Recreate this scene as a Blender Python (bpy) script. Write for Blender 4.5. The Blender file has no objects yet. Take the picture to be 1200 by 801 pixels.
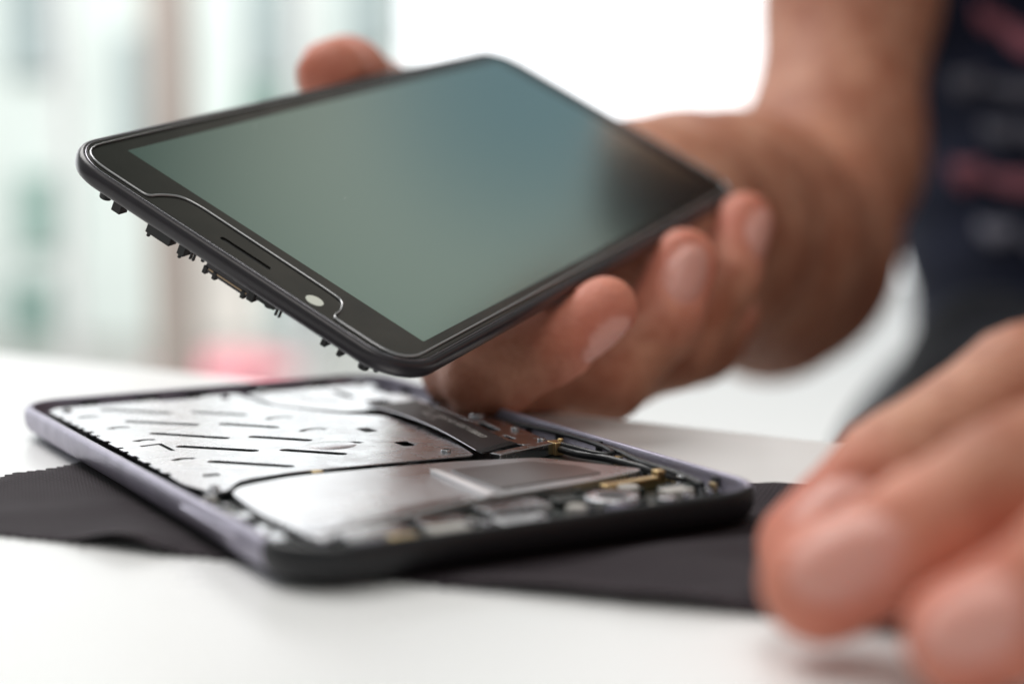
import bpy, bmesh, math, random
import numpy as np
from mathutils import Vector, Matrix
random.seed(7); np.random.seed(7)
MM = 0.001
scn = bpy.context.scene
COL = scn.collection
PI = math.pi

# ------------------------------------------------------------------ camera (world in mm, scaled by MM at link time)
F = 2000.0; PITCH = 0.1295; CH = 64.39
FW = np.array([0, math.cos(PITCH), -math.sin(PITCH)]); UPV = np.array([0, math.sin(PITCH), math.cos(PITCH)]); RT = np.array([1.0, 0, 0])
def at(px, py, d):
    return np.array([0, 0, CH]) + (FW + RT*(px-600)/F - UPV*(py-400.5)/F)*d

LS = 0.92
CP = np.array([0, 0, CH])
def low(p): return CP+(np.array(p)-CP)*LS      # the table stands this much nearer the lens
TZ = CH*(1-LS)
cam = bpy.data.cameras.new('camera'); camo = bpy.data.objects.new('camera', cam); COL.objects.link(camo)
cam.sensor_width = 36; cam.lens = 36*F/1200; cam.clip_start = 0.01; cam.clip_end = 200
camo.location = (0, 0, CH*MM); camo.rotation_euler = (PI/2-PITCH, 0, 0)
cam.dof.use_dof = True; cam.dof.focus_distance = 0.283; cam.dof.aperture_fstop = 6.5
scn.camera = camo

# ------------------------------------------------------------------ materials
def mat(name, base, rough=.5, metal=0., bump=0., bscale=400., bdist=.0002, sss=0., sssr=(1, .35, .2), ssscale=.003, coat=0., coatr=.1,
        vary=0., vscale=60., spec=.5, ior=1.5, rvar=0., emit=None, estr=0., trans=0., sheen=0.):
    m = bpy.data.materials.new(name); m.use_nodes = True
    nt = m.node_tree; b = nt.nodes['Principled BSDF']
    b.inputs['Base Color'].default_value = (*base, 1); b.inputs['Roughness'].default_value = rough; b.inputs['Metallic'].default_value = metal
    b.inputs['Specular IOR Level'].default_value = spec; b.inputs['IOR'].default_value = ior
    b.inputs['Coat Weight'].default_value = coat; b.inputs['Coat Roughness'].default_value = coatr
    b.inputs['Transmission Weight'].default_value = trans; b.inputs['Sheen Weight'].default_value = sheen
    if sss:
        b.inputs['Subsurface Weight'].default_value = sss; b.inputs['Subsurface Radius'].default_value = sssr; b.inputs['Subsurface Scale'].default_value = ssscale
    tc = nt.nodes.new('ShaderNodeTexCoord')
    def noise(s, det=4):
        n = nt.nodes.new('ShaderNodeTexNoise'); n.inputs['Scale'].default_value = s; n.inputs['Detail'].default_value = det
        nt.links.new(tc.outputs['Object'], n.inputs['Vector']); return n
    if bump:
        n = noise(bscale); bp = nt.nodes.new('ShaderNodeBump'); bp.inputs['Strength'].default_value = bump; bp.inputs['Distance'].default_value = bdist
        nt.links.new(n.outputs['Fac'], bp.inputs['Height']); nt.links.new(bp.outputs['Normal'], b.inputs['Normal'])
    if vary:
        n = noise(vscale); mr = nt.nodes.new('ShaderNodeMapRange'); mr.inputs['From Min'].default_value = .3; mr.inputs['From Max'].default_value = .7
        mr.inputs['To Min'].default_value = 1-vary; mr.inputs['To Max'].default_value = 1+vary
        nt.links.new(n.outputs['Fac'], mr.inputs['Value'])
        mx = nt.nodes.new('ShaderNodeVectorMath'); mx.operation = 'SCALE'; mx.inputs[0].default_value = base
        nt.links.new(mr.outputs['Result'], mx.inputs['Scale']); nt.links.new(mx.outputs['Vector'], b.inputs['Base Color'])
    if rvar:
        n = noise(vscale*1.7, 6); mr = nt.nodes.new('ShaderNodeMapRange'); mr.inputs['From Min'].default_value = .3; mr.inputs['From Max'].default_value = .7
        mr.inputs['To Min'].default_value = max(.02, rough-rvar); mr.inputs['To Max'].default_value = rough+rvar
        nt.links.new(n.outputs['Fac'], mr.inputs['Value']); nt.links.new(mr.outputs['Result'], b.inputs['Roughness'])
    return m

M = {}
M['frame'] = mat('satin dark plastic', (.03, .026, .031), .3, bump=.3, bscale=3000, bdist=.00005, vary=.15, vscale=200)
M['ring'] = mat('polished bezel ring', (.35, .34, .37), .22, metal=1)
M['black'] = mat('black plastic', (.012, .012, .013), .45, bump=.2, bscale=2000, bdist=.0001)
M['glass'] = mat('black border glass', (.018, .017, .014), .16, vary=.2, vscale=90, rvar=.05, spec=.28)
M['slot'] = mat('earpiece mesh', (.004, .004, .004), .7)
M['gold'] = mat('gold contact', (.75, .55, .28), .3, metal=1)
M['tin'] = mat('tin plated steel', (.5, .5, .52), .22, metal=1, vary=.1, vscale=300, rvar=.08)
M['steel'] = mat('brushed steel plate', (.62, .62, .64), .27, metal=1, bump=.14, bscale=70, bdist=.0003, vary=.06, vscale=120, rvar=.06)
M['foil'] = mat('smooth foil can', (.72, .72, .74), .3, metal=1, bump=.12, bscale=160, bdist=.00015, rvar=.05)
M['pcb'] = mat('dark circuit board', (.012, .016, .014), .45, bump=.3, bscale=900, vary=.4, vscale=500)
M['flex'] = mat('dark brown flex cable', (.028, .018, .018), .5, bump=.1, bscale=900, vary=.15, vscale=200)
M['ink'] = mat('grey printed ink', (.85, .8, .76), .7)
M['white'] = mat('pale ceramic', (.42, .4, .37), .35, vary=.08, vscale=400)
M['cable'] = mat('black rubber cable', (.01, .01, .012), .35, bump=.3, bscale=2500)
M['sensor'] = mat('pale sensor window', (.72, .74, .66), .3)
M['shirt'] = mat('navy knit', (.009, .012, .030), .9, bump=.5, bscale=500, bdist=.0006, vary=.3, vscale=15, spec=.25)
M['trouser'] = mat('black cotton', (.009, .011, .018), .9, bump=.4, bscale=400, vary=.25, vscale=12)
M['print_pink'] = mat('pink print', (.34, .11, .15), .7, vary=.25, vscale=40)
M['print_grey'] = mat('grey print', (.13, .13, .17), .7, vary=.25, vscale=40)

# shell: lavender grey satin metal with sparkle
M['shell'] = mat('lavender grey anodised shell', (.36, .335, .42), .37, metal=.5, bump=.8, bscale=2600, bdist=.0001, vary=.1, vscale=150, rvar=.05)

# table: white laminate
M['table'] = mat('white laminate', (.83, .83, .83), .3, bump=.35, bscale=900, bdist=.00012, vary=.02, vscale=8, spec=.5, rvar=.05)

# screen panel: dim grey green mirror below the glass, with dust on it
def panel_mat():
    m = mat('unlit display panel', (.245, .365, .335), .14, metal=1)
    nt = m.node_tree; b = nt.nodes['Principled BSDF']
    tc = nt.nodes.new('ShaderNodeTexCoord'); v = nt.nodes.new('ShaderNodeTexVoronoi'); v.inputs['Scale'].default_value = 300
    nt.links.new(tc.outputs['Object'], v.inputs['Vector'])
    n = nt.nodes.new('ShaderNodeTexNoise'); n.inputs['Scale'].default_value = 30; nt.links.new(tc.outputs['Object'], n.inputs['Vector'])
    mu = nt.nodes.new('ShaderNodeMath'); mu.operation = 'MULTIPLY'; 
    mr = nt.nodes.new('ShaderNodeMapRange'); mr.inputs['From Min'].default_value = .5; mr.inputs['From Max'].default_value = .72; mr.inputs['To Min'].default_value = 0; mr.inputs['To Max'].default_value = .075
    nt.links.new(n.outputs['Fac'], mr.inputs['Value'])
    lt = nt.nodes.new('ShaderNodeMath'); lt.operation = 'LESS_THAN'
    nt.links.new(v.outputs['Distance'], lt.inputs[0]); nt.links.new(mr.outputs['Result'], lt.inputs[1])
    mx = nt.nodes.new('ShaderNodeMix'); mx.data_type = 'RGBA'
    mx.inputs[6].default_value = (.245, .365, .335, 1); mx.inputs[7].default_value = (.9, .9, .9, 1)
    nt.links.new(lt.outputs[0], mx.inputs[0]); nt.links.new(mx.outputs[2], b.inputs['Base Color'])
    ml = nt.nodes.new('ShaderNodeMath'); ml.operation = 'SUBTRACT'; ml.inputs[0].default_value = 1; nt.links.new(lt.outputs[0], ml.inputs[1])
    nt.links.new(ml.outputs[0], b.inputs['Metallic'])
    b.inputs['Coat Weight'].default_value = .35; b.inputs['Coat Roughness'].default_value = .04
    return m
M['panel'] = panel_mat()

def skin_mat():
    m = mat('skin', (.56, .29, .2), .55, spec=.35, bump=.8, bscale=650, bdist=.0004, sss=.25, ssscale=.004, rvar=.08, vscale=60)
    nt = m.node_tree; b = nt.nodes['Principled BSDF']
    at1 = nt.nodes.new('ShaderNodeAttribute'); at1.attribute_name = 'tip'
    at2 = nt.nodes.new('ShaderNodeAttribute'); at2.attribute_name = 'nail'
    tc = nt.nodes.new('ShaderNodeTexCoord'); n = nt.nodes.new('ShaderNodeTexNoise'); n.inputs['Scale'].default_value = 70; n.inputs['Detail'].default_value = 7; n.inputs['Roughness'].default_value = .62
    nt.links.new(tc.outputs['Object'], n.inputs['Vector'])
    r = nt.nodes.new('ShaderNodeValToRGB'); r.color_ramp.elements[0].position = .38; r.color_ramp.elements[0].color = (.38, .13, .072, 1)
    r.color_ramp.elements[1].position = .64; r.color_ramp.elements[1].color = (.60, .29, .19, 1)
    nt.links.new(n.outputs['Fac'], r.inputs['Fac'])
    mx = nt.nodes.new('ShaderNodeMix'); mx.data_type = 'RGBA'; mx.inputs[7].default_value = (.74, .225, .16, 1)
    nt.links.new(r.outputs['Color'], mx.inputs[6]); nt.links.new(at1.outputs['Fac'], mx.inputs[0])
    mx2 = nt.nodes.new('ShaderNodeMix'); mx2.data_type = 'RGBA'; mx2.inputs[7].default_value = (.72, .35, .29, 1)
    nt.links.new(mx.outputs[2], mx2.inputs[6]); nt.links.new(at2.outputs['Fac'], mx2.inputs[0])
    nt.links.new(mx2.outputs[2], b.inputs['Base Color'])
    ru = nt.nodes.new('ShaderNodeMapRange'); ru.inputs['To Min'].default_value = .55; ru.inputs['To Max'].default_value = .32
    nt.links.new(at2.outputs['Fac'], ru.inputs['Value']); nt.links.new(ru.outputs['Result'], b.inputs['Roughness'])
    return m
M['skin'] = skin_mat()

def cloth_mat():
    m = mat('dark microfibre', (.03, .022, .027), .85, sheen=.03)
    nt = m.node_tree; b = nt.nodes['Principled BSDF']; b.inputs['Sheen Roughness'].default_value = .4
    tc = nt.nodes.new('ShaderNodeTexCoord'); mp = nt.nodes.new('ShaderNodeMapping'); mp.inputs['Rotation'].default_value = (0, 0, .5)
    nt.links.new(tc.outputs['Object'], mp.inputs['Vector'])
    w1 = nt.nodes.new('ShaderNodeTexWave'); w1.inputs['Scale'].default_value = 400; w1.bands_direction = 'X'
    w2 = nt.nodes.new('ShaderNodeTexWave'); w2.inputs['Scale'].default_value = 400; w2.bands_direction = 'Y'
    for w in (w1, w2): w.inputs['Distortion'].default_value = .6; nt.links.new(mp.outputs['Vector'], w.inputs['Vector'])
    mu = nt.nodes.new('ShaderNodeMath'); mu.operation = 'MULTIPLY'; nt.links.new(w1.outputs['Fac'], mu.inputs[0]); nt.links.new(w2.outputs['Fac'], mu.inputs[1])
    bp = nt.nodes.new('ShaderNodeBump'); bp.inputs['Strength'].default_value = .8; bp.inputs['Distance'].default_value = .00025
    nt.links.new(mu.outputs[0], bp.inputs['Height']); nt.links.new(bp.outputs['Normal'], b.inputs['Normal'])
    r = nt.nodes.new('ShaderNodeValToRGB'); r.color_ramp.elements[0].color = (.005, .0025, .0045, 1); r.color_ramp.elements[1].color = (.062, .035, .052, 1)
    nt.links.new(mu.outputs[0], r.inputs['Fac']); nt.links.new(r.outputs['Color'], b.inputs['Base Color'])
    return m
M['cloth'] = cloth_mat()

# ------------------------------------------------------------------ object helpers
def link(name, me, m=None, parent=None, smooth=True, bevel=0, seg=2, mw=None):
    o = bpy.data.objects.new(name, me); COL.objects.link(o)
    if m is not None: me.materials.append(m)
    if smooth:
        for p in me.polygons: p.use_smooth = True
    if parent is not None: o.parent = parent
    if bevel:
        b = o.modifiers.new('bevel', 'BEVEL'); b.width = bevel*MM; b.segments = seg; b.limit_method = 'ANGLE'; b.angle_limit = .6
        b.harden_normals = False
        wn = o.modifiers.new('wn', 'WEIGHTED_NORMAL'); wn.keep_sharp = True
    elif smooth == 'auto':
        pass
    return o
def bm_obj(name, bm, m, parent=None, smooth=False, bevel=0, seg=2):
    bmesh.ops.recalc_face_normals(bm, faces=bm.faces)
    me = bpy.data.meshes.new(name); bm.to_mesh(me); bm.free()
    me.transform(Matrix.Scale(MM, 4))
    return link(name, me, m, parent, smooth or bool(bevel), bevel, seg)
def tag(o, label=None, cat=None, group=None, kind=None):
    if label: o['label'] = label
    if cat: o['category'] = cat
    if group: o['group'] = group
    if kind: o['kind'] = kind
    return o
def empty(name, mw=None, loc=None):
    o = bpy.data.objects.new(name, None); COL.objects.link(o); o.empty_display_size = .01
    if mw is not None: o.matrix_world = mw
    if loc is not None: o.location = Vector(loc)*MM
    return o

def rr(x0, y0, x1, y1, r, n=8):
    r = max(r, .02); pts = []
    for cx, cy, a0 in ((x1-r, y1-r, 0), (x0+r, y1-r, 90), (x0+r, y0+r, 180), (x1-r, y0+r, 270)):
        for i in range(n+1):
            a = math.radians(a0+90*i/n); pts.append((cx+r*math.cos(a), cy+r*math.sin(a)))
    return pts
def roundpoly(pts, r, n=5):
    out = []; N = len(pts)
    for i, p in enumerate(pts):
        ri = r[i] if isinstance(r, (list, tuple)) else r
        a = Vector(pts[i-1]); b = Vector(p); c = Vector(pts[(i+1) % N])
        u = (a-b); v = (c-b); d = min(ri, u.length*.45, v.length*.45); u.normalize(); v.normalize()
        s = b+u*d; e = b+v*d
        for k in range(n+1):
            t = k/n; q = s*(1-t)**2+b*2*t*(1-t)+e*t*t; out.append((q.x, q.y))
    return out
def slot(ax, ay, bx, by, w, n=5):
    a = math.atan2(by-ay, bx-ax); pts = []
    for (cx, cy, s) in ((bx, by, -PI/2), (ax, ay, PI/2)):
        for i in range(n+1):
            t = a+s+PI*i/n; pts.append((cx+w/2*math.cos(t), cy+w/2*math.sin(t)))
    return pts
def arc_slot(cx, cy, r, a0, a1, w, n=8):
    o = [(cx+(r+w/2)*math.cos(a0+(a1-a0)*i/n), cy+(r+w/2)*math.sin(a0+(a1-a0)*i/n)) for i in range(n+1)]
    i_ = [(cx+(r-w/2)*math.cos(a1+(a0-a1)*i/n), cy+(r-w/2)*math.sin(a1+(a0-a1)*i/n)) for i in range(n+1)]
    return o+i_
def prism(bm, pts, z0, z1, holes=(), flip=False, warp=None):
    sy = -1 if flip else 1
    edges = []
    for loop in [pts]+list(holes):
        vs = [bm.verts.new((p[0], sy*p[1], z1)) for p in loop]
        edges += [bm.edges.new((vs[i-1], vs[i])) for i in range(len(vs))]
    if holes:
        g = bmesh.ops.triangle_fill(bm, use_beauty=True, use_dissolve=False, edges=edges); faces = [f for f in g['geom'] if isinstance(f, bmesh.types.BMFace)]
    else:
        faces = [bm.faces.new([e.verts[0] for e in edges])] if False else [bm.faces.new(vs)]
    ex = bmesh.ops.extrude_face_region(bm, geom=faces)
    nv = [v for v in ex['geom'] if isinstance(v, bmesh.types.BMVert)]
    bmesh.ops.translate(bm, verts=nv, vec=(0, 0, z0-z1))
    # keep the original cap as well
    return bm
def plate(name, pts, z0, z1, m, parent, holes=(), flip=False, bevel=.08, seg=2):
    bm = bmesh.new(); prism(bm, pts, z0, z1, holes, flip)
    return bm_obj(name, bm, m, parent, bevel=bevel, seg=seg)
def loft(bm, x0, y0, x1, y1, r, prof, flip=False, cap=True, n=10, close=False):
    sy = -1 if flip else 1; rings = []
    for (d, z) in prof:
        rings.append([bm.verts.new((p[0], sy*p[1], z)) for p in rr(x0+d, y0+d, x1-d, y1-d, r-d, n)])
    N = len(rings[0])
    seq = list(zip(rings, rings[1:]))
    if close: seq.append((rings[-1], rings[0]))
    for A, B in seq:
        for i in range(N): bm.faces.new((A[i-1], A[i], B[i], B[i-1]))
    if cap and not close:
        bm.faces.new(rings[0]); bm.faces.new(rings[-1])
def tube(bm, pts, r, n=8, smooth_n=6, cap=True):
    P = [Vector(p) for p in pts]
    if smooth_n > 1:
        Q = []
        for i in range(len(P)-1):
            p0 = P[max(i-1, 0)]; p1 = P[i]; p2 = P[i+1]; p3 = P[min(i+2, len(P)-1)]
            for k in range(smooth_n):
                t = k/smooth_n
                Q.append(.5*((2*p1)+(-p0+p2)*t+(2*p0-5*p1+4*p2-p3)*t*t+(-p0+3*p1-3*p2+p3)*t**3))
        Q.append(P[-1]); P = Q
    rings = []
    for i, p in enumerate(P):
        d = (P[min(i+1, len(P)-1)]-P[max(i-1, 0)]).normalized()
        s = d.cross(Vector((0, 0, 1)))
        if s.length < .01: s = d.cross(Vector((0, 1, 0)))
        s.normalize(); u = s.cross(d)
        rings.append([bm.verts.new(p+(s*math.cos(2*PI*k/n)+u*math.sin(2*PI*k/n))*r) for k in range(n)])
    for A, B in zip(rings, rings[1:]):
        for i in range(n): bm.faces.new((A[i-1], A[i], B[i], B[i-1]))
    if cap: bm.faces.new(rings[0]); bm.faces.new(rings[-1])
def box(bm, x0, y0, z0, x1, y1, z1, flip=False, rot=0):
    if flip: y0, y1 = -y1, -y0
    g = bmesh.ops.create_cube(bm, size=1)
    T = Matrix.Translation(((x0+x1)/2, (y0+y1)/2, (z0+z1)/2)) @ Matrix.Rotation(rot, 4, 'Z') @ Matrix.Diagonal((x1-x0, y1-y0, z1-z0, 1))
    bmesh.ops.transform(bm, matrix=T, verts=g['verts'])
def disc(bm, x, y, z0, z1, r, n=20):
    bmesh.ops.create_cone(bm, cap_ends=True, segments=n, radius1=r, radius2=r*.94, depth=z1-z0, matrix=Matrix.Translation((x, y, (z0+z1)/2)))

# ================================================================== UPPER PART: screen assembly held in the hand
U0 = np.array([-75.62, 284.23, 60.15])
U1 = np.array([-4.7, 431.52, 82.53]); U3 = np.array([-15.95, 260.85, 25.0])
uu = (U1-U0)/np.linalg.norm(U1-U0); vv = U3-U0; vv = vv-uu*(vv@uu); vv /= np.linalg.norm(vv); nn = -np.cross(uu, vv)
LU, WU = 166.6, 73.09
def Ul(u, v, n): return U0+uu*u+vv*v+nn*n
mw = Matrix(((uu[0], -vv[0], nn[0], U0[0]*MM), (uu[1], -vv[1], nn[1], U0[1]*MM), (uu[2], -vv[2], nn[2], U0[2]*MM), (0, 0, 0, 1)))
scr = empty('phone_screen', mw)
tag(scr, 'detached phone front with unlit grey-green glass, held tilted in the hand', 'phone screen')
bm = bmesh.new()
R0 = 9.5
loft(bm, 0, 0, LU, WU, R0, [(1.2, -3.15), (.55, -3.05), (.25, -2.8), (.05, -2.2), (0, -1.5), (.06, -.9), (.25, -.45), (.55, -.14), (.85, -.04), (1.05, -.05), (1.12, -.25), (1.15, -.9)], True, n=14)
bm_obj('frame', bm, M['frame'], scr, smooth=True)
bm = bmesh.new()
loft(bm, 0, 0, LU, WU, R0, [(1.16, -.8), (1.16, -.02), (1.22, .03), (1.34, .03), (1.40, -.02), (1.40, -.8)], True, n=14, close=True)
bm_obj('trim_ring', bm, M['ring'], scr, smooth=True)
# cover glass (black border) with a cut for the earpiece
bm = bmesh.new()
ear = [(p[0], p[1]) for p in slot(4.7, 32.6, 4.7, 41.8, 1.15, 8)]
prism(bm, rr(1.5, 1.5, LU-1.5, WU-1.5, R0-1.5, 14), -.7, .0, [ear], True)
bm_obj('cover_glass', bm, M['glass'], scr, bevel=.14, seg=3)
bm = bmesh.new(); prism(bm, slot(4.7, 32.6, 4.7, 41.8, 1.1, 8), -.68, -.32, (), True); bm_obj('earpiece', bm, M['slot'], scr)
# display area
bm = bmesh.new(); prism(bm, rr(12.4, 5.6, 157.3, 68.6, .3, 3), .002, .012, (), True); bm_obj('display', bm, M['panel'], scr)
# sensor window
sw = [(4.0+1.45*math.cos(a), 51.9+1.55*math.sin(a)) for a in [2*PI*i/28 for i in range(28)]]
bm = bmesh.new(); prism(bm, sw, .002, .02, (), True); bm_obj('sensor_window', bm, M['sensor'], scr)
# screen protector: clear sheet with notch
PG = bpy.data.materials.new('clear protector'); PG.use_nodes = True
b = PG.node_tree.nodes['Principled BSDF']; b.inputs['Base Color'].default_value = (1, 1, 1, 1); b.inputs['Transmission Weight'].default_value = 1
b.inputs['Roughness'].default_value = .02; b.inputs['IOR'].default_value = 1.25
notch = roundpoly([(2.3, 2.3), (LU-2.3, 2.3), (LU-2.3, WU-2.3), (2.3, WU-2.3), (2.3, 56.3), (5.6, 55.9), (8.6, 54.4), (8.9, 50), (9.3, 24), (8.6, 20.5), (5.4, 18.8), (2.3, 18.2)],
                  [7, 7, 7, 7, 2.0, 1.2, 3, 3, 3, 3, 1.2, 2.0], 7)
M['edge'] = mat('ground protector edge', (.42, .42, .43), .25, metal=.6)
# bright ground edge of the protector: thin ribbon following its outline
def inset(pts, d):
    N = len(pts); out = []
    area = sum(pts[i-1][0]*pts[i][1]-pts[i][0]*pts[i-1][1] for i in range(N)); s = 1 if area > 0 else -1
    for i in range(N):
        a = Vector(pts[i-1]); c = Vector(pts[(i+1) % N]); t = (c-a)
        if t.length < 1e-6: out.append(pts[i]); continue
        t.normalize(); nrm = Vector((-t.y, t.x))*s; out.append((pts[i][0]+nrm.x*d, pts[i][1]+nrm.y*d))
    return out
bm = bmesh.new()
prof = [(0, .02), (.0, .2), (.12, .33), (.3, .36), (.3, .02)]
rings = [[bm.verts.new((p[0], -p[1], z)) for p in inset(notch, d)] for d, z in prof]
for k in range(len(rings)):
    A = rings[k]; B = rings[(k+1) % len(rings)]
    for i in range(len(A)): bm.faces.new((A[i-1], A[i], B[i], B[i-1]))
pe = bm_obj('protector_edge', bm, M['edge'], scr, smooth=True)
# clips and bits under the top short edge
for (v0, v1, u0_, dz, typ) in ((9.2, 11.6, 1.6, 1.5, 'c'), (13.0, 14.8, 1.3, 1.9, 'b'), (20.6, 25.6, 1.0, 1.6, 'b'), (27.2, 28.6, 1.2, 1.9, 'b'), (31.2, 32.0, 1.2, 1.2, 'c'),
                              (41.9, 43.2, 1.0, 1.8, 'b'), (44.6, 46.4, 1.3, 1.5, 'c'), (43.6, 47.2, 1.0, .8, 'b'), (56.8, 57.8, 1.0, 1.3, 'b'), (60.0, 60.8, 1.0, 1.3, 'b'), (63.4, 65.6, 1.5, 1.5, 'c'), (65.9, 66.9, 2.2, 1.2, 'c')):
    dz -= .35
    bm = bmesh.new()
    if typ == 'b': box(bm, u0_, v0, -3.6-dz, u0_+2.2, v1, -2.8, True)
    else:
        bmesh.ops.create_cone(bm, cap_ends=True, segments=16, radius1=(v1-v0)/2*.85, radius2=(v1-v0)/2, depth=dz+.9, matrix=Matrix.Translation((u0_+1.2, -(v0+v1)/2, -3.15-dz/2)))
    if v0 in (20.6, 27.2):  # small teeth
        box(bm, u0_+.2, v0+.3, -3.6-dz-.7, u0_+.8, v0+.8, -3.5-dz, True)
    bm_obj('clip', bm, M['black'], scr, bevel=.12)
bm = bmesh.new(); box(bm, .9, 33.2, -4.75, 2.8, 42.2, -2.9, True); bm_obj('speaker_bar', bm, M['frame'], scr, bevel=.15)
bm = bmesh.new(); box(bm, .78, 34.0, -4.15, .95, 41.8, -3.95, True); bm_obj('contact_strip', bm, mat('dull gold strip', (.45, .33, .22), .35, metal=.8), scr)
bm = bmesh.new()
for v0 in (33.0, 35.0, 40.9): box(bm, .7, v0, -5.2, 1.6, v0+.7, -3.9, True)
for v0 in (29.8, 30.4, 47.6, 48.3): box(bm, 1.0, v0, -4.6, 1.5, v0+.3, -2.9, True)
bm_obj('peg_row', bm, M['black'], scr)
# back plate of the screen
bm = bmesh.new(); prism(bm, rr(2.5, 2.5, LU-2.5, WU-2.5, 7, 8), -4.0, -3.1, (), True); bm_obj('back_plate', bm, M['steel'], scr, bevel=.1)
# small socket on the far short edge
bm = bmesh.new(); box(bm, LU-.3, 38.0, -3.0, LU+.7, 45.0, -1.2, True); bm_obj('side_key', bm, mat('blue grey key', (.1, .13, .2), .3), scr, bevel=.3)

# ================================================================== LOWER PART: open phone body on the cloth
H0 = np.array([-103.66, 349.44]); ang = -1.0398
LH, WH = 146.16, 84.14
hx = np.array([math.cos(ang), math.sin(ang)]); hy = np.array([-math.sin(ang), math.cos(ang)])
LOWM = Matrix.Translation((0, 0, TZ*MM)) @ Matrix.Scale(LS, 4)
mwh = LOWM @ Matrix.Translation((H0[0]*MM, H0[1]*MM, .0006)) @ Matrix.Rotation(ang, 4, 'Z')
body = empty('opened_phone', mwh)
tag(body, 'opened lavender-grey phone casing with bare metal plates and cables, lying on the dark cloth', 'phone casing')
bm = bmesh.new()
loft(bm, 0, 0, LH, WH, 10.5, [(4.5, 0), (3.0, .12), (1.7, .55), (.8, 1.25), (.25, 2.2), (.02, 3.3), (0, 4.3), (.08, 5.1), (.3, 5.6), (.7, 5.86), (1.15, 5.9), (1.45, 5.8), (1.55, 5.5), (1.62, 4.7), (1.75, 1.6)], n=14)
bm_obj('shell', bm, M['shell'], body, smooth=True)
shell = body.children[0]
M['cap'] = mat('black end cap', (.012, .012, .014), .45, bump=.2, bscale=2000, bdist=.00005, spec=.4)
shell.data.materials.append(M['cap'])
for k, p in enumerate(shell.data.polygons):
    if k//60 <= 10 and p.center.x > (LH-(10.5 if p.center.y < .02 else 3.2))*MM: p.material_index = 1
bm = bmesh.new()
loft(bm, 102.6, 2.6, 125.2, 4.6, .95, [(0, -.25), (0, .12), (.12, .26), (.35, .33)], n=6)
me_b = bm_obj('side_button', bm, mat('button lavender grey', (.5, .47, .56), .3, metal=.9), body, smooth=True)
# stand it on the long side: local y -> up, z -> outward (-y)
me_b.data.transform(Matrix.Rotation(PI/2, 4, 'X') @ Matrix.Identity(4)); 
me_b.location = (0, -.0000, -.0002)
# circuit board floor
brd_pts = rr(3, 3, LH-3, WH-3, 7.5, 8)
plate('circuit_board', brd_pts, 1.7, 3.0, M['pcb'], body)
holes = []
def dslot(x, y, x2, y2): holes.append(slot(x, y, x2, y2, 2.2))
for x, x2 in ((14.5, 25.0), (30.6, 40.5), (45.6, 56.6), (60.6, 70.9), (76.6, 87.0)): dslot(x, 15.1, x2, 24.8)
for x, x2 in ((27.0, 34.5), (42.6, 50.8), (58.2, 66.4), (73.3, 81.6)): dslot(x, 30.0, x2, 37.2)
for cx, cy in ((21.5, 9.6), (36.4, 11.0), (51.4, 11.2), (71.9, 11.4)): holes.append(arc_slot(cx+1.8, cy, 2.3, PI-.95, PI+.95, 1.4))
holes.append([(56.9, 8.6), (57.3, 8.7), (56.9, 12.0), (63.6, 12.0), (63.6, 12.9), (55.7, 12.9), (56.2, 8.6)])
for cx, cy in ((57.6, 42.4), (42.2, 41.8)): holes.append(arc_slot(cx+1.5, cy, 2.9, PI-1.15, PI+1.15, 1.2))
holes.append(arc_slot(74.9, 42.2, 2.7, PI-1.25, PI+1.25, 1.5))
for cx, cy in ((62.6, 51.3), (78.7, 51.3)): holes.append([(p[0], p[1]) for p in rr(cx-2.4, cy-1.35, cx+2.4, cy+1.35, .5, 4)])
holes.append(roundpoly([(86, 9.5), (88, 9.2), (88.2, 12.2), (86.2, 12.3)], .4, 3))
pl = roundpoly([(8.4, 4.6), (92, 4.4), (99.4, 6.2), (100, 8.6), (93.2, 13.5), (91.6, 24), (92.6, 37), (94.6, 57), (75, 61.6), (50, 61.3), (44, 55), (26, 46), (8.4, 46), (8.4, 38), (10.5, 37), (10.5, 29), (8.4, 28)], [4, 2, 1.5, 1.5, 3, 3, 3, 1.5, 2, 3, 2, 3, 2, .5, .5, .5, .5], 4)
# serrated edge along the rim
pl2 = []
for i, p in enumerate(pl):
    pl2.append(p)
    q = pl[(i+1) % len(pl)]
    if abs(p[1]-4.6) < .3 and abs(q[1]-4.4) < .3 and q[0]-p[0] > 20:
        x = p[0]+6
        while x < q[0]-4:
            w = random.uniform(1.4, 3.2); dd = random.uniform(.5, 1.1)
            pl2 += [(x, 4.55), (x+.2, 4.55+dd), (x+w, 4.55+dd), (x+w+.2, 4.5)]; x += w+random.uniform(2, 5)
plate('slotted_plate', pl2, 4.72, 5.0, M['steel'], body, holes, bevel=.09)
# domed emboss on plate near the arc hole
bm = bmesh.new()
g = bmesh.ops.create_uvsphere(bm, u_segments=32, v_segments=16, radius=1, matrix=Matrix.Translation((73.5, 38.8, 4.75)) @ Matrix.Diagonal((4.6, 5.2, .62, 1)))
bm_obj('embossed_dome', bm, M['steel'], body, smooth=True)
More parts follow.
